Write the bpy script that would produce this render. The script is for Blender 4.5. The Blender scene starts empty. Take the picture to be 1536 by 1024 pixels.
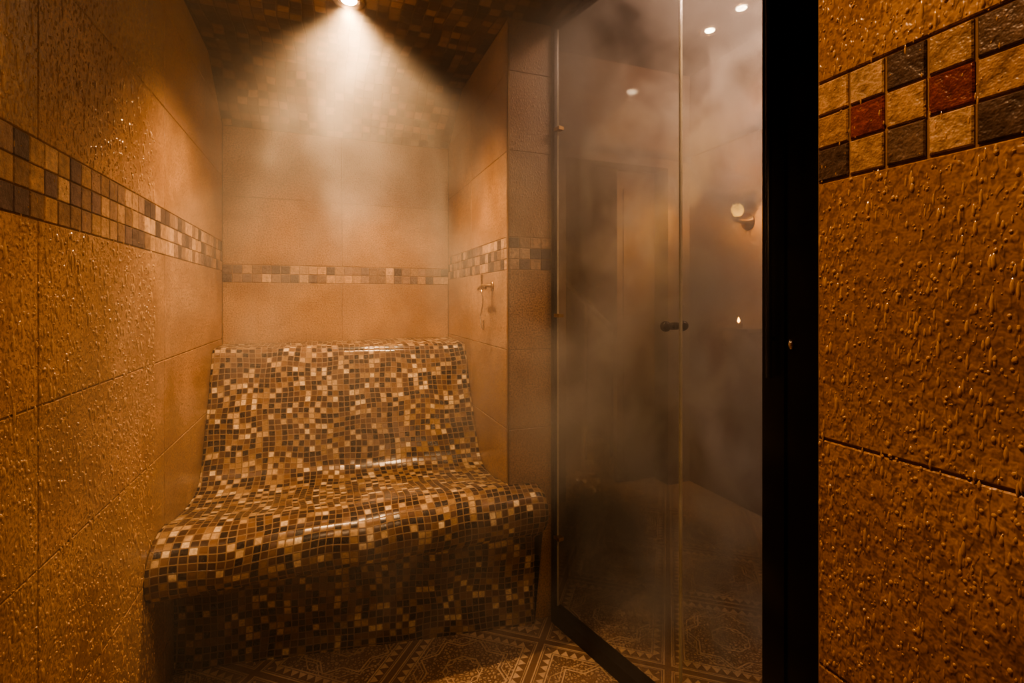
import bpy, bmesh, math, random
from mathutils import Vector, Matrix
random.seed(7)
H=1.35
sc=bpy.context.scene
col=sc.collection
# ---------------------------------------------------------------- node helpers
class NT:
    def __init__(s,name):
        s.m=bpy.data.materials.new(name); s.m.use_nodes=True
        s.t=s.m.node_tree; s.t.nodes.clear()
        s.out=s.t.nodes.new('ShaderNodeOutputMaterial')
    def n(s,typ,**kw):
        nd=s.t.nodes.new(typ)
        for k,v in kw.items(): setattr(nd,k,v)
        return nd
    def l(s,a,b): s.t.links.new(a,b)
    def put(s,sock,v):
        if isinstance(v,bpy.types.NodeSocket): s.l(v,sock)
        else: sock.default_value=v
    def math(s,op,a,b=0.0,c=None,clamp=False):
        nd=s.n('ShaderNodeMath',operation=op,use_clamp=clamp)
        s.put(nd.inputs[0],a); s.put(nd.inputs[1],b)
        if c is not None: s.put(nd.inputs[2],c)
        return nd.outputs[0]
    def vm(s,op,a,b=None,scale=None):
        nd=s.n('ShaderNodeVectorMath',operation=op)
        s.put(nd.inputs[0],a)
        if b is not None: s.put(nd.inputs[1],b)
        if scale is not None: nd.inputs['Scale'].default_value=scale
        return nd.outputs[0]
    def mr(s,v,a,b,c,d,smooth=True):
        nd=s.n('ShaderNodeMapRange'); nd.interpolation_type='SMOOTHSTEP' if smooth else 'LINEAR'
        s.put(nd.inputs[0],v)
        for i,x in enumerate((a,b,c,d)): nd.inputs[i+1].default_value=x
        return nd.outputs[0]
    def noise(s,vec,scale,detail=3,rough=.5,dist=0):
        nd=s.n('ShaderNodeTexNoise'); s.l(vec,nd.inputs['Vector'])
        nd.inputs['Scale'].default_value=scale; nd.inputs['Detail'].default_value=detail
        nd.inputs['Roughness'].default_value=rough; nd.inputs['Distortion'].default_value=dist
        return nd.outputs[0]
    def mix(s,f,a,b,mode='MIX'):
        nd=s.n('ShaderNodeMix',data_type='RGBA',blend_type=mode)
        s.put(nd.inputs[0],f); s.put(nd.inputs[6],a); s.put(nd.inputs[7],b)
        return nd.outputs[2]
    def ramp(s,f,stops,const=False):
        nd=s.n('ShaderNodeValToRGB'); e=nd.color_ramp.elements
        if const: nd.color_ramp.interpolation='CONSTANT'
        while len(e)<len(stops): e.new(.5)
        for i,(p,c) in enumerate(stops): e[i].position=p; e[i].color=(*c,1)
        s.l(f,nd.inputs[0]); return nd.outputs[0]
    def bump(s,h,strength=.5,dist=.002,normal=None):
        nd=s.n('ShaderNodeBump'); nd.inputs['Strength'].default_value=strength
        nd.inputs['Distance'].default_value=dist; s.l(h,nd.inputs['Height'])
        if normal: s.l(normal,nd.inputs['Normal'])
        return nd.outputs[0]
    def pbr(s,color,rough=.5,metal=0.,normal=None,spec=.5,coat=0.,emis=None,es=0.):
        p=s.n('ShaderNodeBsdfPrincipled')
        s.put(p.inputs['Base Color'],(*color,1) if isinstance(color,tuple) and len(color)==3 else color)
        s.put(p.inputs['Roughness'],rough); s.put(p.inputs['Metallic'],metal)
        s.put(p.inputs['Specular IOR Level'],spec); p.inputs['Coat Weight'].default_value=coat
        p.inputs['Coat Roughness'].default_value=.2
        if normal: s.l(normal,p.inputs['Normal'])
        if emis: p.inputs['Emission Color'].default_value=(*emis,1); p.inputs['Emission Strength'].default_value=es
        s.l(p.outputs[0],s.out.inputs[0]); return p
def simple(name,c,rough=.5,metal=0.,**k):
    t=NT(name); g=t.n('ShaderNodeTexCoord').outputs['Object']
    nz=t.noise(g,9,2)
    cc=t.mix(t.mr(nz,.3,.7,0,1),(*[x*.82 for x in c],1),(*[min(1,x*1.12) for x in c],1))
    t.pbr(cc,rough,metal,None,**k); return t.m
# big stone tile
t=NT('wet_stone_tile'); g=t.n('ShaderNodeTexCoord').outputs['Object']
at=t.n('ShaderNodeAttribute',attribute_name='tint').outputs['Color']
nz=t.noise(g,3.2,3,.62,.4); nf=t.noise(g,150,1,.65)
c=t.mix(t.mr(nz,.3,.72,0,1),(.37,.21,.11,1),(.58,.36,.205,1))
c=t.mix(t.mr(nf,.42,.66,0,.7),c,(.20,.105,.05,1))
c=t.mix(1,c,at,'MULTIPLY')
st=t.vm('MULTIPLY',g,(1,1,.45))
dr=t.mr(t.noise(st,190,0,.5),.55,.74,0,1)
hh=t.math('SUBTRACT',t.math('MULTIPLY',dr,.5),t.math('MULTIPLY',nf,.6))
t.pbr(c,t.mr(nz,.3,.7,.28,.42),0,t.bump(hh,.6,.0028),spec=.5); M_tile=t.m
# tumbled marble mosaic
t=NT('tumbled_mosaic_stone'); g=t.n('ShaderNodeTexCoord').outputs['Object']
at=t.n('ShaderNodeAttribute',attribute_name='tint').outputs['Color']
nz=t.noise(g,60,3,.7)
c=t.mix(1,at,t.ramp(nz,[(.3,(.55,.5,.45)),(.7,(1.25,1.2,1.15))]),'MULTIPLY')
t.pbr(c,.40,0,t.bump(nz,.8,.005)); M_mos=t.m
M_grout=simple('grout',(.33,.20,.11),.8)
# glossy bench mosaic, soffit mosaic
def mosaic(name,pitch,stops,grout,rough,gl,coat=0,tilt=.35):
    t=NT(name); uv=t.n('ShaderNodeTexCoord').outputs['UV']
    wob=t.n('ShaderNodeTexNoise'); t.l(uv,wob.inputs['Vector']); wob.inputs['Scale'].default_value=6; wob.inputs['Detail'].default_value=0
    uvw=t.vm('ADD',uv,t.vm('SCALE',t.vm('SUBTRACT',wob.outputs['Color'],(.5,.5,.5)),scale=.03))
    p=t.vm('SCALE',uvw,scale=1/pitch)
    fl=t.vm('FLOOR',p); fr=t.vm('FRACTION',p)
    wn=t.n('ShaderNodeTexWhiteNoise',noise_dimensions='2D'); t.l(fl,wn.inputs['Vector'])
    ab=t.vm('ABSOLUTE',t.vm('SUBTRACT',fr,(.5,.5,.5)))
    s=t.n('ShaderNodeSeparateXYZ'); t.l(ab,s.inputs[0])
    mx=t.math('SMOOTH_MAX',s.outputs[0],s.outputs[1],.12)
    mask=t.mr(mx,gl,gl+.045,1,0)
    cc=t.ramp(wn.outputs['Value'],stops,True)
    nz=t.noise(uv,90,1,.6)
    cc=t.mix(t.mr(nz,.35,.7,0,.35),cc,(.10,.05,.025,1))
    cc=t.mix(mask,(*grout,1),cc)
    s2=t.n('ShaderNodeSeparateXYZ'); t.l(t.vm('SUBTRACT',fr,(.5,.5,.5)),s2.inputs[0])
    s3=t.n('ShaderNodeSeparateColor'); t.l(wn.outputs['Color'],s3.inputs[0])
    tl=t.math('ADD',t.math('MULTIPLY',s2.outputs[0],t.math('SUBTRACT',s3.outputs[0],.5)),t.math('MULTIPLY',s2.outputs[1],t.math('SUBTRACT',s3.outputs[1],.5)))
    h=t.math('MULTIPLY',mask,t.math('ADD',1.0,t.math('MULTIPLY',tl,tilt*4)))
    t.pbr(cc,t.mr(mask,0,1,.75,rough),0,t.bump(h,.7,.0025),coat=coat,spec=.5)
    return t.m
M_bench=mosaic('glossy_glass_mosaic',.0255,[(0,(.012,.007,.006)),(.22,(.05,.024,.014)),(.40,(.12,.058,.030)),(.56,(.23,.125,.062)),(.70,(.38,.24,.12)),(.82,(.60,.43,.25)),(.94,(.85,.69,.46))],(.27,.17,.095),.25,.40,.15,.5)
M_soff=mosaic('soffit_mosaic',.047,[(0,(.03,.015,.010)),(.28,(.09,.045,.025)),(.48,(.20,.11,.06)),(.70,(.32,.19,.11)),(.88,(.05,.025,.014))],(.11,.06,.035),.6,.42)
M_brz=simple('dark_bronze_metal',(.016,.010,.007),.4,.3)
M_brass=simple('brass',(.45,.27,.11),.28,1.)
M_chrome=simple('chrome',(.75,.62,.5),.18,1.)
M_black=simple('dark_metal',(.06,.045,.038),.25,.6)
M_wood=simple('dark_wood',(.035,.018,.012),.45)
M_wood2=simple('mid_wood',(.11,.06,.038),.5)
M_plaster=simple('brown_plaster',(.20,.13,.095),.7)
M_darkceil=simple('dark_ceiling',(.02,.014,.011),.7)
def emit(name,c,s):
    t=NT(name); e=t.n('ShaderNodeEmission'); e.inputs[0].default_value=(*c,1); e.inputs[1].default_value=s
    t.l(e.outputs[0],t.out.inputs[0]); 
    try: t.m.cycles.emission_sampling='NONE'
    except Exception: pass
    return t.m
M_bulb=emit('lamp_lens',(1,.72,.42),60); M_bulb2=emit('outer_lamp_lens',(1,.75,.5),30)
# glass
t=NT('shower_glass'); tr=t.n('ShaderNodeBsdfTransparent'); tr.inputs[0].default_value=(.95,.94,.91,1)
gl=t.n('ShaderNodeBsdfGlossy'); gl.inputs['Roughness'].default_value=.05
fr=t.n('ShaderNodeFresnel'); fr.inputs[0].default_value=1.3
mx=t.n('ShaderNodeMixShader'); t.l(t.math('MULTIPLY',fr.outputs[0],.15),mx.inputs[0]); t.l(tr.outputs[0],mx.inputs[1]); t.l(gl.outputs[0],mx.inputs[2])
t.l(mx.outputs[0],t.out.inputs[0]); M_glass=t.m
M_gedge=simple('glass_polished_edge',(.50,.46,.32),.2,0.)  # pale tint puts the bright edge highlight into the colour
# drops
t=NT('water_drop'); t.pbr((.60,.375,.205),.09,0,None,spec=.9,coat=.4); M_drop=t.m
# floor
t=NT('arabesque_floor'); uv=t.n('ShaderNodeTexCoord').outputs['UV']
mp=t.n('ShaderNodeMapping'); mp.inputs['Rotation'].default_value[2]=math.radians(38); mp.inputs['Scale'].default_value=(2.1,2.1,1); t.l(uv,mp.inputs[0])
f=t.vm('SUBTRACT',t.vm('FRACTION',mp.outputs[0]),(.5,.5,.5)); f=t.vm('MULTIPLY',f,(1,1,0))
s=t.n('ShaderNodeSeparateXYZ'); t.l(f,s.inputs[0])
ax=t.math('ABSOLUTE',s.outputs[0]); ay=t.math('ABSOLUTE',s.outputs[1])
mxv=t.math('MAXIMUM',ax,ay); mn=t.math('MINIMUM',ax,ay)
diam=t.math('MULTIPLY',t.math('ADD',ax,ay),.7071)
octo=t.math('MAXIMUM',mxv,diam); star=t.math('MINIMUM',mxv,diam)
def line(v,c,w): return t.mr(t.math('ABSOLUTE',t.math('SUBTRACT',v,c)),w*.6,w,1,0)
pat=None
for v,c0,w in ((star,.25,.008),(star,.275,.005),(octo,.14,.007),(star,.10,.006),(octo,.345,.005),(mxv,.375,.008),(mxv,.47,.008),(mxv,.455,.004)):
    q=line(v,c0,w); pat=q if pat is None else t.math('MAXIMUM',pat,q)
tri=t.math('ABSOLUTE',t.math('SUBTRACT',t.math('FRACT',t.math('MULTIPLY',mn,14)),.5))
hgt=t.math('MULTIPLY',t.math('SUBTRACT',mxv,.385),8.3)
trim=t.mr(t.math('SUBTRACT',tri,hgt),-.03,.03,0,1)
band=t.mr(mxv,.384,.388,0,1); band2=t.mr(mxv,.445,.449,1,0)
trib=t.math('MULTIPLY',t.math('MULTIPLY',trim,band),band2)
vo=t.n('ShaderNodeTexVoronoi',feature='DISTANCE_TO_EDGE'); vo.inputs['Scale'].default_value=75; t.l(uv,vo.inputs['Vector'])
peb=t.mr(vo.outputs['Distance'],.08,.22,0,1)
infill=t.math('MULTIPLY',peb,t.math('SUBTRACT',1.0,band)); infill=t.math('MULTIPLY',infill,.7)
pat2=t.math('MAXIMUM',t.math('MAXIMUM',pat,trib),infill)
nz=t.noise(uv,5,2)
c=t.mix(pat2,(.20,.115,.07,1),(.62,.45,.31,1)); c=t.mix(t.mr(nz,.35,.7,0,.4),c,(.26,.16,.105,1))
t.pbr(c,.40,0,t.bump(pat2,.8,.004)); M_floor=t.m

# ---------------------------------------------------------------- mesh helpers
def mkobj(name,verts,faces,mats,parent=None,fm=None,uvs=None,smooth=False,tints=None):
    me=bpy.data.meshes.new(name); me.from_pydata([(v[0],v[1],v[2]+H) for v in verts],[],faces)
    for m in (mats if isinstance(mats,list) else [mats]): me.materials.append(m)
    if fm:
        for p,i in zip(me.polygons,fm): p.material_index=i
    if uvs:
        ul=me.uv_layers.new(name='UVMap')
        for p in me.polygons:
            for li in p.loop_indices: ul.data[li].uv=uvs[me.loops[li].vertex_index]
    if tints:
        a=me.attributes.new('tint','FLOAT_COLOR','FACE')
        for i,tt in enumerate(tints): a.data[i].color=(*tt,1)
    if smooth:
        for p in me.polygons: p.use_smooth=True
    ob=bpy.data.objects.new(name,me); col.objects.link(ob)
    if parent: ob.parent=parent
    return ob
def empty(name):
    e=bpy.data.objects.new(name,None); col.objects.link(e); return e
class MB:
    def __init__(s): s.v=[];s.f=[];s.fm=[];s.t=[]
    def add(s,vs,fs,mi=0,t=(1,1,1)):
        b=len(s.v); s.v+=[tuple(x) for x in vs]
        for f in fs: s.f.append(tuple(i+b for i in f)); s.fm.append(mi); s.t.append(t)
    def hexa(s,c,mi=0,t=(1,1,1)):  # 8 corners, bottom 4 then top 4
        s.add(c,[(3,2,1,0),(4,5,6,7),(0,1,5,4),(1,2,6,5),(2,3,7,6),(3,0,4,7)],mi,t)
    def box(s,x0,x1,y0,y1,z0,z1,mi=0,t=(1,1,1)):
        s.hexa([(x0,y0,z0),(x1,y0,z0),(x1,y1,z0),(x0,y1,z0),(x0,y0,z1),(x1,y0,z1),(x1,y1,z1),(x0,y1,z1)],mi,t)
    def prism(s,poly,z0,z1,mi=0):
        n=len(poly); vs=[(x,y,z0) for x,y in poly]+[(x,y,z1) for x,y in poly]
        s.add(vs,[tuple(reversed(range(n))),tuple(range(n,2*n))]+[(i,(i+1)%n,n+(i+1)%n,n+i) for i in range(n)],mi)
    def lathe(s,prof,c,axis=2,seg=32,mi=0):
        vs=[];fs=[];n=len(prof)
        for k in range(seg):
            a=2*math.pi*k/seg
            for r,h in prof:
                p=[r*math.cos(a),r*math.sin(a),h]
                if axis==0: p=[h,p[0],p[1]]
                if axis==1: p=[p[0],h,p[1]]
                vs.append((c[0]+p[0],c[1]+p[1],c[2]+p[2]))
        for k in range(seg):
            for i in range(n-1):
                a=k*n+i;b=((k+1)%seg)*n+i; fs.append((a,b,b+1,a+1))
        s.add(vs,fs,mi)
    def tube(s,pts,r,seg=8,mi=0):
        pts=[Vector(p) for p in pts]; vs=[];fs=[]
        for i,p in enumerate(pts):
            d=(pts[min(i+1,len(pts)-1)]-pts[max(i-1,0)]).normalized()
            u=d.cross(Vector((.3,.2,.93))).normalized(); w=d.cross(u)
            for k in range(seg):
                a=2*math.pi*k/seg; vs.append(tuple(p+(u*math.cos(a)+w*math.sin(a))*r))
        for i in range(len(pts)-1):
            for k in range(seg): fs.append((i*seg+k,i*seg+(k+1)%seg,(i+1)*seg+(k+1)%seg,(i+1)*seg+k))
        fs.append(tuple(range(seg))); fs.append(tuple(reversed([(len(pts)-1)*seg+k for k in range(seg)])))
        s.add(vs,fs,mi)
    def obj(s,name,mats,parent=None,smooth=False): 
        return mkobj(name,s.v,s.f,mats,parent,s.fm,None,smooth,s.t)
PAL=[(.54,.36,.22),(.54,.36,.22),(.64,.46,.31),(.44,.29,.18),(.32,.215,.16),(.12,.085,.08),(.09,.065,.065),(.20,.14,.125),(.28,.18,.12)]
def add_tile(mb,O,U,N,u0,u1,z0,z1,dep,bev,mi,tint):
    def P(u,z,d): q=O+U*u+N*d; return (q.x,q.y,z)
    vs=[P(u0,z0,-.004),P(u1,z0,-.004),P(u1,z1,-.004),P(u0,z1,-.004),
        P(u0,z0,dep-bev),P(u1,z0,dep-bev),P(u1,z1,dep-bev),P(u0,z1,dep-bev),
        P(u0+bev,z0+bev,dep),P(u1-bev,z0+bev,dep),P(u1-bev,z1-bev,dep),P(u0+bev,z1-bev,dep)]
    fs=[(0,1,5,4),(1,2,6,5),(2,3,7,6),(3,0,4,7),(4,5,9,8),(5,6,10,9),(6,7,11,10),(7,4,8,11),(8,9,10,11)]
    mb.add(vs,fs,mi,tint)
def tiled_wall(name,O,U,N,ucuts,zcuts,band=None,thick=.12,g=.0017,pal=None,pattern=None):
    """O: start point on wall face, U: direction along wall, N: into room."""
    O=Vector((*O,0));U=Vector((*U,0)).normalized();N=Vector((*N,0)).normalized()
    mb=MB(); u0,u1=ucuts[0],ucuts[-1]; z0,z1=zcuts[0],zcuts[-1]
    def P(u,z,d): q=O+U*u+N*d; return (q.x,q.y,z)
    a,b=-.0026,-thick
    mb.hexa([P(u0,z0,a),P(u1,z0,a),P(u1,z0,b),P(u0,z0,b),P(u0,z1,a),P(u1,z1,a),P(u1,z1,b),P(u0,z1,b)],2)
    for i in range(len(ucuts)-1):
        for j in range(len(zcuts)-1):
            if band and abs(zcuts[j]-band[0])<1e-4: continue
            k=random.uniform(.92,1.05)
            add_tile(mb,O,U,N,ucuts[i]+g,ucuts[i+1]-g,zcuts[j]+g,zcuts[j+1]-g,0,.0016,0,(k,k*random.uniform(.98,1.02),k*random.uniform(.95,1.03)))
    if band:
        bz0,bz1,rows=band; ph=(bz1-bz0)/rows; n=max(1,round((u1-u0)/ph)); pw=(u1-u0)/n
        for i in range(n):
            for j in range(rows):
                cc=random.choice(pal or PAL); k=random.uniform(.85,1.12); jt=lambda: random.uniform(.0010,.0018)
                if pattern and i<len(pattern): cc=pal[pattern[i][j]]; k=random.uniform(.92,1.08)
                add_tile(mb,O,U,N,u0+i*pw+jt(),u0+(i+1)*pw-jt(),bz0+j*ph+jt(),bz0+(j+1)*ph-jt(),random.uniform(.0002,.001),.0016,1,tuple(x*k for x in cc))
    return mb.obj(name,[M_tile,M_mos,M_grout])
CZ=1.17; FZ=-1.35
XL=-.522; XN=.702; YB=3.0; YR=1.92; XR=.61; YE=.474
# door line
D0=Vector((.906,1.92)); DD=Vector((.094,-.43)); 
def DP(s): return D0+DD*s
# left wall
tiled_wall('wall_left',(XL,-1.2),(0,1),(1,0),[0,.83,1.62,2.415,3.207,4.2],[FZ,-1.2,-.87,-.52,-.205,.155,.31,.66,1.0,CZ],(.155,.31,3))
tiled_wall('wall_back',(XL,YB),(1,0),(0,-1),[.0,.602,XN-XL],[FZ,-.9,-.57,-.24,.095,.19,.556,.93],(.095,.19,2),g=.0026)
tiled_wall('wall_right_niche',(XN,YR+.01),(0,1),(-1,0),[0.0,.55,YB-YR-.01],[FZ,-.87,-.537,-.207,.127,.262,.62,.95,CZ],(.127,.262,3),thick=.09)
tiled_wall('wall_return',(XN,YR),(1,0),(0,-1),[0,.195],[FZ,-.87,-.537,-.207,.127,.262,.62,.95,CZ],(.127,.262,3),thick=.009)
# palette index: 0 beige 1 pale 2 tan 3 dark 4 grey-brown 5 red
tiled_wall('wall_right',(XR,YE),(0,-1),(-1,0),[0,.9,1.674],[FZ,-1.10,-.79,-.48,-.182,.155,.285,.66,1.0,CZ],(.155,.285,3),thick=.12,
   pal=[(.48,.33,.215),(.54,.39,.27),(.42,.28,.18),(.13,.095,.085),(.22,.16,.135),(.27,.07,.038)],
   pattern=[(3,2,0),(0,5,1),(4,0,3),(1,5,0),(3,2,4),(0,1,2),(4,0,3),(1,3,0)])
tiled_wall('wall_rear',(XL,-1.2),(1,0),(0,1),[0,.6,1.132],[FZ,-.9,-.57,-.24,.095,.19,.556,CZ],(.095,.19,2))
mb=MB(); mb.box(XR+.121,1.30,.354,YE-.001,FZ,CZ)
mb.prism([tuple(DP(2.62)+Vector((.0,0))),(1.21,YE),(1.30,YE),tuple(DP(2.62)+Vector((.12,.02)))],FZ,CZ); mb.obj('wall_door_side',M_plaster)
# corner trim strip
mb=MB(); mb.box(XN-.003,XN+.003,YR-.003,YR+.012,-.80,CZ); mb.obj('trim_corner',M_brass)
# ceiling
poly=[(XL,-1.2),(1.22,-1.2),(1.22,.3),tuple(DP(2.7)),tuple(DP(0)+Vector((.0,0))),(XN,YR),(XN,2.66),(XL,2.66)]
vs=[(x,y,CZ) for x,y in poly]; n=len(poly)
top=[(x,y,CZ+.08) for x,y in poly]
mkobj('ceiling',vs+top,[tuple(reversed(range(n))),tuple(range(n,2*n))]+[(i,(i+1)%n,n+(i+1)%n,n+i) for i in range(n)],M_soff,uvs=[(x,y) for x,y in poly]*2)
L=math.hypot(.34,.24)
mkobj('ceiling_slope',[(XL,YB,.93),(XN,YB,.93),(XN,2.66,CZ),(XL,2.66,CZ),(XL,YB+.1,.97),(XN,YB+.1,.97),(XN,2.7,CZ+.08),(XL,2.7,CZ+.08)],
 [(3,2,1,0),(4,5,6,7),(0,1,5,4),(1,2,6,5),(2,3,7,6),(3,0,4,7)],M_soff,uvs=[(0,0),(XN-XL,0),(XN-XL,L),(0,L)]*2)
# floor
fp=[(-.7,-1.4),(2.7,-1.4),(2.7,5.4),(-.7,5.4)]
mkobj('floor',[(x,y,FZ) for x,y in fp]+[(x,y,FZ-.1) for x,y in fp],[(0,1,2,3),(7,6,5,4),(0,4,5,1),(1,5,6,2),(2,6,7,3),(3,7,4,0)],M_floor,uvs=[(x,y) for x,y in fp]*2)
# ---------------------------------------------------------------- bench
Lp=[(2.992,-.235),(2.80,-.238),(2.755,-.255),(2.73,-.30),(2.66,-.47),(2.58,-.64),(2.51,-.765),(2.42,-.815),(2.28,-.815),(2.1,-.79),(1.97,-.765),(1.88,-.775),(1.82,-.81),(1.795,-.865),(1.81,-.92),(1.86,-.955),(1.95,-.965),(2.10,-.967),(2.11,-.985),(2.11,FZ)]
Rp=[(2.992,-.225),(2.65,-.232),(2.60,-.25),(2.575,-.29),(2.50,-.45),(2.41,-.61),(2.33,-.74),(2.25,-.785),(2.15,-.79),(2.03,-.775),(1.93,-.762),(1.88,-.768),(1.83,-.79),(1.80,-.85),(1.81,-.91),(1.84,-.95),(1.87,-.965),(1.895,-.97),(1.90,-.99),(1.90,FZ)]
def cr(P,sub=8):
    out=[];n=len(P)
    for i in range(n-1):
        p0=P[max(i-1,0)];p1=P[i];p2=P[i+1];p3=P[min(i+2,n-1)]
        for k in range(sub):
            t=k/sub
            if i>=n-2: out.append((p1[0]+(p2[0]-p1[0])*t,p1[1]+(p2[1]-p1[1])*t)); continue
            out.append(tuple(.5*((2*b)+(-a+c)*t+(2*a-5*b+4*c-d)*t*t+(-a+3*b-3*c+d)*t**3) for a,b,c,d in zip(p0,p1,p2,p3)))
    out.append(P[-1]); return out
LP=cr(Lp);RP=cr(Rp);NV=len(LP);NU=48
arc=[0]
for i in range(1,NV):
    dl=.5*(math.dist(LP[i],LP[i-1])+math.dist(RP[i],RP[i-1])); arc.append(arc[-1]+dl)
vs=[];uv=[];fs=[]
XE=.80
for j in range(NU+1):
    tt=j/NU
    for i in range(NV):
        xm=XE if (RP[i][0]<1.912) else XN-.003
        x=XL+.002+tt*(xm-XL-.002)
        y=LP[i][0]*(1-tt)+RP[i][0]*tt; z=LP[i][1]*(1-tt)+RP[i][1]*tt
        z+=.004*math.sin(5*x+3*y)*(1 if 2.3>y>1.85 and z>-.9 else 0)
        vs.append((x,y,z)); uv.append((x,arc[i]))
for j in range(NU):
    for i in range(NV-1): fs.append((j*NV+i,(j+1)*NV+i,(j+1)*NV+i+1,j*NV+i+1))
fi=[i for i in range(NV) if RP[i][0]<1.912 ]
fi=[i for i in fi if i>=fi[0]]
prev=[NU*NV+i for i in fi]; cy,cz=1.885,-.865
for q in range(1,6):
    th=q/5*math.pi/2; sh=.45*(1-math.cos(th)); cur=[]
    for i in fi:
        y,z=RP[i]
        if z>-.975: y2=cy+(y-cy)*(1-sh); z2=cz+(z-cz)*(1-sh)
        else: y2,z2=y+.004*math.sin(th),z
        if z>-.975 and i>fi[-1]-12: z2=z
        vs.append((XE+.045*math.sin(th) if z>-.975 else XE+.012*math.sin(th),min(y2,1.915),z2)); uv.append((XE+.045*th,arc[i])); cur.append(len(vs)-1)
    for k in range(len(fi)-1): fs.append((prev[k],cur[k],cur[k+1],prev[k+1]))
    prev=cur
fs.append(tuple(prev))
bench=mkobj('mosaic_bench',vs,fs,M_bench,uvs=uv,smooth=True)
# ---------------------------------------------------------------- door assembly
nn=(Vector((-DD.y,DD.x)).normalized()*-1)
def DPo(s,o): p=DP(s)+nn*o; return p
def dbox(mb,s0,s1,o0,o1,z0,z1,mi=0):
    a,b=DP(s0),DP(s1); c=[a+nn*o0,b+nn*o0,b+nn*o1,a+nn*o1]
    mb.hexa([(p.x,p.y,z0) for p in c]+[(p.x,p.y,z1) for p in c],mi)
fr=empty('glass_door_enclosure')
mb=MB()
dbox(mb,.0,.04,-.01,.008,FZ,CZ)          # left jamb
dbox(mb,.055,2.14,-.022,.03,FZ,FZ+.055)    # sill
dbox(mb,.055,2.14,-.012,.012,CZ-.02,CZ)    # head
dbox(mb,2.14,2.27,-.03,.03,FZ,CZ)
dbox(mb,2.27,2.31,-.03,.015,FZ,CZ)
dbox(mb,2.31,2.62,-.04,.045,FZ,CZ)
mb.obj('frame',M_brz,fr)
mb=MB(); dbox(mb,.075,1.487,-.004,.004,FZ+.06,CZ-.025); mb.obj('door_glass',M_glass,fr)
mb=MB(); dbox(mb,1.503,2.14,-.004,.004,FZ+.055,CZ-.02); mb.obj('side_glass',M_glass,fr)
mb=MB(); dbox(mb,1.487,1.4905,-.004,.004,FZ+.06,CZ-.025); dbox(mb,1.4995,1.503,-.004,.004,FZ+.055,CZ-.02); dbox(mb,.072,.075,-.004,.004,FZ+.06,CZ-.025); mb.obj('glass_edges',M_gedge,fr)
mb=MB()
for z in (.72,-.065,-1.0):
    dbox(mb,.05,.13,-.012,.014,z-.007,z+.007)
mb.obj('hinges',M_brass,fr)
mb=MB(); kz=-.083; 
for sg in (1,-1):
    prof=[(.0,0),(.012,0),(.012,.008),(.008,.012),(.008,.024),(.015,.030),(.017,.038),(.015,.046),(.0,.048)]
    vs2=[];fs2=[];n=len(prof);a3=Vector((nn.x*sg,nn.y*sg,0));b3=Vector((DD.x,DD.y,0)).normalized()
    base=Vector((DPo(1.44,sg*.004).x,DPo(1.44,sg*.004).y,kz))
    for k in range(24):
        a=2*math.pi*k/24
        for r,h in prof: vs2.append(tuple(base+a3*h+b3*(r*math.cos(a))+Vector((0,0,r*math.sin(a)))))
    for k in range(24):
        for i in range(n-1): fs2.append((k*n+i,((k+1)%24)*n+i,((k+1)%24)*n+i+1,k*n+i+1))
    mb.add(vs2,fs2)
mb.obj('door_knob',M_black,fr,True)
mb=MB(); p=DPo(2.205,.05)
mb.tube([(p.x,p.y,1.1),(p.x,p.y,.5),(p.x,p.y,-.20)],.008,12)
for z in (.95,-.1): 
    q=DPo(2.205,.028); mb.tube([(q.x,q.y,z),(p.x,p.y,z)],.006,10)
mb.obj('pull_bar',M_black,fr,True)
mb=MB(); q=DPo(2.33,.045); mb.lathe([(0,-.012),(.006,-.012),(.008,0),(.006,.012),(0,.012)],(q.x,q.y,-.11),2,16); mb.obj('latch_stud',M_chrome,fr,True)
# ---------------------------------------------------------------- faucet hook
e=empty('shower_hook'); fy=2.13; fz=.04
mb=MB(); mb.lathe([(0,0),(.022,0),(.022,-.005),(.016,-.009),(.007,-.011),(.007,-.055),(0,-.055)],(XN,fy,fz+.025),0,24)
mb.tube([(XN-.05,fy,fz+.075),(XN-.05,fy,fz-.005)],.0045)
mb.tube([(XN-.05,fy-.055,fz+.012),(XN-.052,fy-.02,fz+.018),(XN-.052,fy+.02,fz+.018),(XN-.05,fy+.055,fz+.010)],.0065,10)
mb.obj('handle',M_brass,e,True)
mb=MB(); pts=[]
for k in range(30):
    a=k/29; pts.append((XN-.045+.006*math.sin(a*5),fy+.035-.012*math.sin(a*math.pi*2.4)-.02*a,fz-.0-a*.165))
for k in range(8):
    a=k/7*math.pi; pts.append((XN-.045,pts[29][1]-.008*(1-math.cos(a)),fz-.165-.008*math.sin(a)+ (0.0)))
pts.append((XN-.045,pts[-1][1]+.002,fz-.13))
mb.tube(pts,.0028,8); mb.obj('hanging_hose',M_chrome,e,True)
# ---------------------------------------------------------------- downlights
def downlight(x,y,z,mat,r=.045,name='recessed_downlight'):
    e=empty(name); m=MB()
    m.lathe([(r*.72,.0),(r*.78,-.006),(r,-.008),(r*1.15,-.005),(r*1.2,0),(r*.72,.0)],(x,y,z-.001),2,40); m.obj('trim_ring',M_chrome,e,True)
    m=MB(); m.lathe([(0,-.004),(r*.5,-.004),(r*.55,-.001),(0,-.001)],(x,y,z-.001),2,32); m.obj('lamp_lens',mat,e)
    return e
def spot(x,y,z,energy,colr,size=110,blend=.9,r=.03,tgt=None):
    l=bpy.data.lights.new('spot_lamp','SPOT'); l.energy=energy; l.color=colr; l.spot_size=math.radians(size); l.spot_blend=blend; l.shadow_soft_size=r
    o=bpy.data.objects.new('spot_lamp',l); o.location=(x,y,z+H); col.objects.link(o)
    if tgt: o.rotation_euler=(Vector((tgt[0],tgt[1],tgt[2]))-Vector((x,y,z))).to_track_quat('-Z','Y').to_euler()
    return o
WARM=(1,.60,.305)
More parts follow.
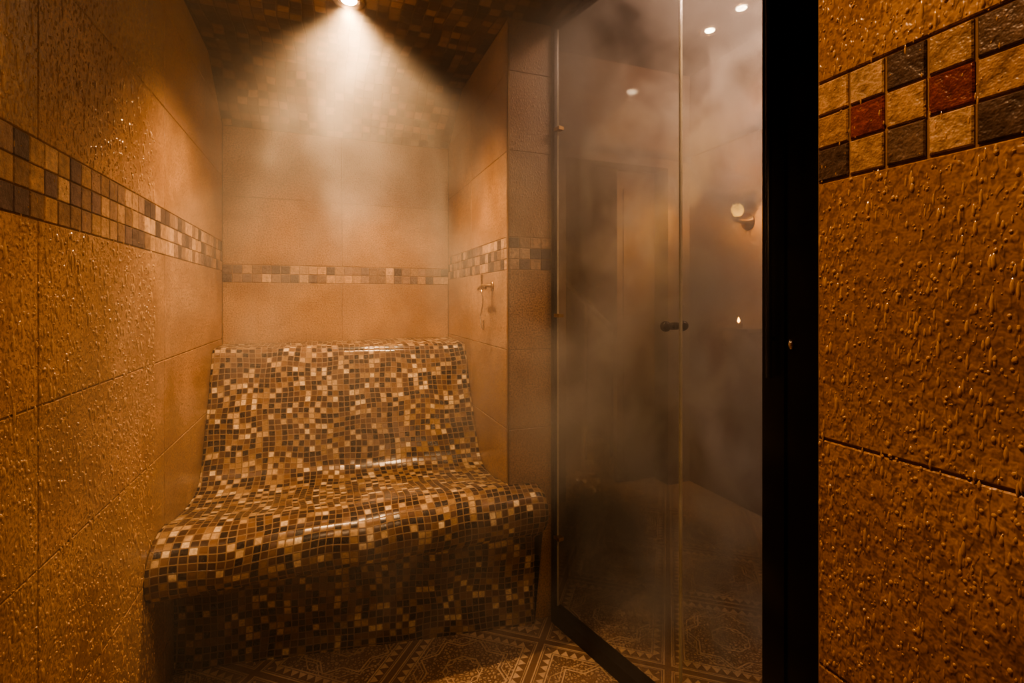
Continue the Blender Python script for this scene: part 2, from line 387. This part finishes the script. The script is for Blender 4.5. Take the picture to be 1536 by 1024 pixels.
def under(e,o): o.parent=e
d=downlight(.08,2.03,CZ,M_bulb,.055); under(d,spot(.08,2.03,CZ-.03,215,WARM,120,1.,.03,(.08,2.22,-.3)))
d=downlight(.02,.50,CZ,M_bulb); under(d,spot(.02,.50,CZ-.03,62,WARM,118,1.,.02))
OC=1.67
for y in (2.44,2.19):
    d=downlight(2.22,y,OC,M_bulb2,.055); under(d,spot(2.22,y,OC-.03,16,(1,.62,.42),120,.9))
# ---------------------------------------------------------------- outer hall
XO=2.54
mb=MB(); mb.box(XO,XO+.1,-.3,5.3,FZ,OC); mb.obj('wall_hall_right',M_plaster)
mb=MB(); mb.box(.92,1.50,YB,YB+.12,FZ,OC); mb.box(2.33,XO,YB,YB+.12,FZ,OC); mb.box(1.50,2.33,YB,YB+.12,.96,OC); mb.obj('wall_hall_far',M_plaster)
mb=MB(); mb.box(.803,.905,YR+.011,YB+.12,FZ,OC); mb.obj('wall_hall_left',M_plaster)
mb=MB(); mb.box(1.31,XO,-.3,-.2,FZ,OC); mb.obj('wall_hall_near',M_plaster)
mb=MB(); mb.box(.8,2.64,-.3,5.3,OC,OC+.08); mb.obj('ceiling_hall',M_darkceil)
mb=MB(); mb.box(.8,.9,3.12,5.3,FZ,OC); mb.box(.8,2.64,5.2,5.3,FZ,OC); mb.obj('wall_stairwell',M_wood)
mb=MB(); mb.box(XO-.025,XO,-.2,YB,1.06,1.10); mb.box(1.0,XO,YB-.025,YB,1.02,1.06); mb.obj('trim_rail',M_wood)
mb=MB(); mb.box(1.45,1.50,YB-.02,YB+.13,FZ,.96); mb.box(2.33,2.43,YB-.02,YB+.13,FZ,.96); mb.box(1.45,2.43,YB-.02,YB+.13,.96,1.02); mb.obj('trim_doorway',M_wood2)
e=empty('panelled_door'); mb=MB(); mb.box(2.0,2.33,YB+.14,YB+.18,FZ+.01,.95); 
mb.box(2.05,2.28,YB+.13,YB+.14,-1.2,-.3);mb.box(2.05,2.28,YB+.13,YB+.14,-.15,.82); mb.obj('leaf',M_wood2,e)
mb=MB(); 
for k in range(6): mb.box(1.0,2.0,4.0+.2*k,5.19,FZ+.17*k,FZ+.17*(k+1))
mb.obj('staircase',M_wood)
mb=MB(); mb.tube([(1.75,3.7,.25),(2.05,3.7,-.02),(2.35,3.7,-.28)],.022,12,0)
for x,z in ((1.8,.2),(2.05,-.02),(2.3,-.24)): mb.tube([(x,3.7,FZ),(x,3.7,z)],.014,10,0)
mb.obj('stair_handrail',M_wood2,None,True)
# sconce
def point(x,y,z,en,c,r=.04,par=None):
    l=bpy.data.lights.new('lamp_point','POINT'); l.energy=en; l.color=c; l.shadow_soft_size=r
    o=bpy.data.objects.new('lamp_point',l); o.location=(x,y,z+H); col.objects.link(o)
    if par: o.parent=par
e=empty('wall_sconce'); sx,sy,sz=XO-.09,2.45,.573
mb=MB(); mb.lathe([(0,0),(.05,0),(.05,-.012),(.015,-.02),(.012,-.06),(0,-.06)],(XO,sy,sz-.07),0,24); mb.tube([(XO-.05,sy,sz-.07),(sx,sy,sz-.07),(sx,sy,sz-.03)],.008); mb.obj('bracket',M_brass,e,True)
mb=MB(); mb.lathe([(0,-.04),(.025,-.035),(.038,-.01),(.038,.012),(.025,.035),(0,.042)],(sx,sy,sz),2,24); mb.obj('globe',emit('sconce_globe',(1,.42,.07),20),e,True)
point(sx-.06,sy,sz,30,(1,.45,.11),.04,e)
e=empty('added_candle_shelf'); cy2=2.46;  # invented candle and shelf, standing in for a reflected glow spot
mb=MB(); mb.box(XO-.12,XO,cy2-.12,cy2+.12,-.20,-.18); mb.obj('added_shelf',M_wood,e)
mb=MB(); mb.lathe([(0,0),(.022,0),(.024,.03),(.02,.035),(0,.033)],(XO-.07,cy2,-.18),2,20); mb.obj('added_candle',M_brass,e,True)
mb=MB(); mb.lathe([(0,0),(.010,.008),(.008,.02),(0,.04)],(XO-.07,cy2,-.145),2,12); mb.obj('glow_spot',emit('glow_spot',(1,.45,.10),30),e,True)
point(1.55,3.75,-.9,5.0,(1,.4,.15),.05)  # added point light, no fixture: imitates the warm reflection on the steps
def area(x,y,z,en,c,sx,tgt):
    l=bpy.data.lights.new('hall_steam_fill','AREA'); l.energy=en; l.color=c; l.size=sx
    o=bpy.data.objects.new('hall_steam_fill',l); o.location=(x,y,z+H); col.objects.link(o)
    o.rotation_euler=(Vector(tgt)-Vector((x,y,z))).to_track_quat('-Z','Y').to_euler()
area(1.8,.9,OC-.05,85,(1,.64,.47),.5,(1.40,1.8,FZ))  # added fill without a fixture, lights up the hall steam
# ---------------------------------------------------------------- droplets
def droplets(name,x,nx,y0,y1,z0,z1,n,amin,amax,skip):
    V=[];F=[];seg=7
    for _ in range(n):
        y=random.uniform(y0,y1); z=random.uniform(z0,z1)
        a=amin+(amax-amin)*random.random()**2.4; b=a*random.choice([1,1.1,1.3,1.7,2.5,3.6,5]); h=a*.75
        if skip[0]<z<skip[1] and (a>amin*1.5 or random.random()<.6): continue
        base=len(V)
        for (rr,hh) in ((1,0),(.8,.6),(.42,.93)):
            for k in range(seg):
                an=2*math.pi*k/seg; cx=math.cos(an)*rr; cz_=math.sin(an)*rr
                wdt=a*(1 if cz_<0 else 1-.55*cz_*(b/a>1.4))
                V.append((x+nx*(h*hh+.0001),y+cx*wdt,z+cz_*b))
        V.append((x+nx*h,y,z-.15*b))
        for r_ in range(2):
            for k in range(seg):
                q=(base+r_*seg+k,base+r_*seg+(k+1)%seg,base+(r_+1)*seg+(k+1)%seg,base+(r_+1)*seg+k); F.append(q)
        for k in range(seg): F.append((base+2*seg+k,base+2*seg+(k+1)%seg,base+3*seg))
    return mkobj(name,V,F,M_drop,smooth=True)
droplets('water_droplets',XR,-1,.12,YE-.004,-.62,.48,4200,.0009,.0025,(.15,.29))
droplets('water_droplets.001',XL,1,.95,1.90,-1.2,1.1,10000,.0013,.0040,(.15,.315))
# ---------------------------------------------------------------- steam
def steam(name,poly,z0,z1,dens,colr,zr,off,lo=.42,hi=.72,base=.12,aniso=.2,step=4.,sc_=2.1,det=2,dist=.9,xr=None):
    mb=MB(); mb.prism(poly,z0,z1); 
    t=NT(name+'_mat'); g=t.n('ShaderNodeTexCoord').outputs['Object']
    g2=t.vm('ADD',g,off); g2=t.vm('MULTIPLY',g2,(1,1,.8))
    nz=t.noise(g2,sc_,det,.55,dist); m=t.mr(nz,lo,hi,base,1)
    s=t.n('ShaderNodeSeparateXYZ'); t.l(g,s.inputs[0])
    m=t.math('MULTIPLY',m,t.mr(s.outputs[2],zr[0],zr[1],zr[2],1))
    if xr: m=t.math('MULTIPLY',m,t.mr(s.outputs[0],*xr))
    v=t.n('ShaderNodeVolumeScatter'); v.inputs['Color'].default_value=(*colr,1); v.inputs['Anisotropy'].default_value=aniso
    t.l(t.math('MULTIPLY',m,dens),v.inputs['Density']); t.l(v.outputs[0],t.out.inputs['Volume'])
    try: t.m.cycles.volume_step_rate=step
    except Exception as ex: print('step',ex)
    o=mb.obj(name,t.m); return o
steam('steam_cloud',[(XL+.01,.75),(1.09,.85),(.90,1.88),(XN-.01,1.88),(XN-.01,2.64),(XL+.01,2.64)],FZ+.02,CZ-.01,.80,(1,.93,.85),(.3,2.3,.50),(3.1,1.2,.4),.43,.66,.08,.2,4.,2.3,2,1.0,(.25,.85,1,2.4))
steam('steam_cloud.001',[(1.14,1.05),(2.1,1.0),(2.2,2.8),(1.0,2.8),(.96,1.95)],FZ+.02,1.4,3.4,(1,.95,.92),(-1.0,2.0,1),(.3,4.2,1.4),.45,.64,.04,.1,3.5,2.5,3,1.3)
# ---------------------------------------------------------------- world/camera
w=bpy.data.worlds.new('world'); sc.world=w; w.use_nodes=True
w.node_tree.nodes['Background'].inputs[0].default_value=(.02,.012,.008,1); w.node_tree.nodes['Background'].inputs[1].default_value=.5
cam=bpy.data.cameras.new('camera'); co=bpy.data.objects.new('camera',cam); col.objects.link(co)
cam.sensor_width=36; cam.lens=742/1536*36; cam.shift_y=-62/1536; cam.clip_start=.01
co.location=(0,0,H); co.rotation_euler=(math.pi/2,0,-math.radians(20.5)); sc.camera=co
try: sc.view_settings.look='AgX - High Contrast'
except Exception as ex: print(ex)
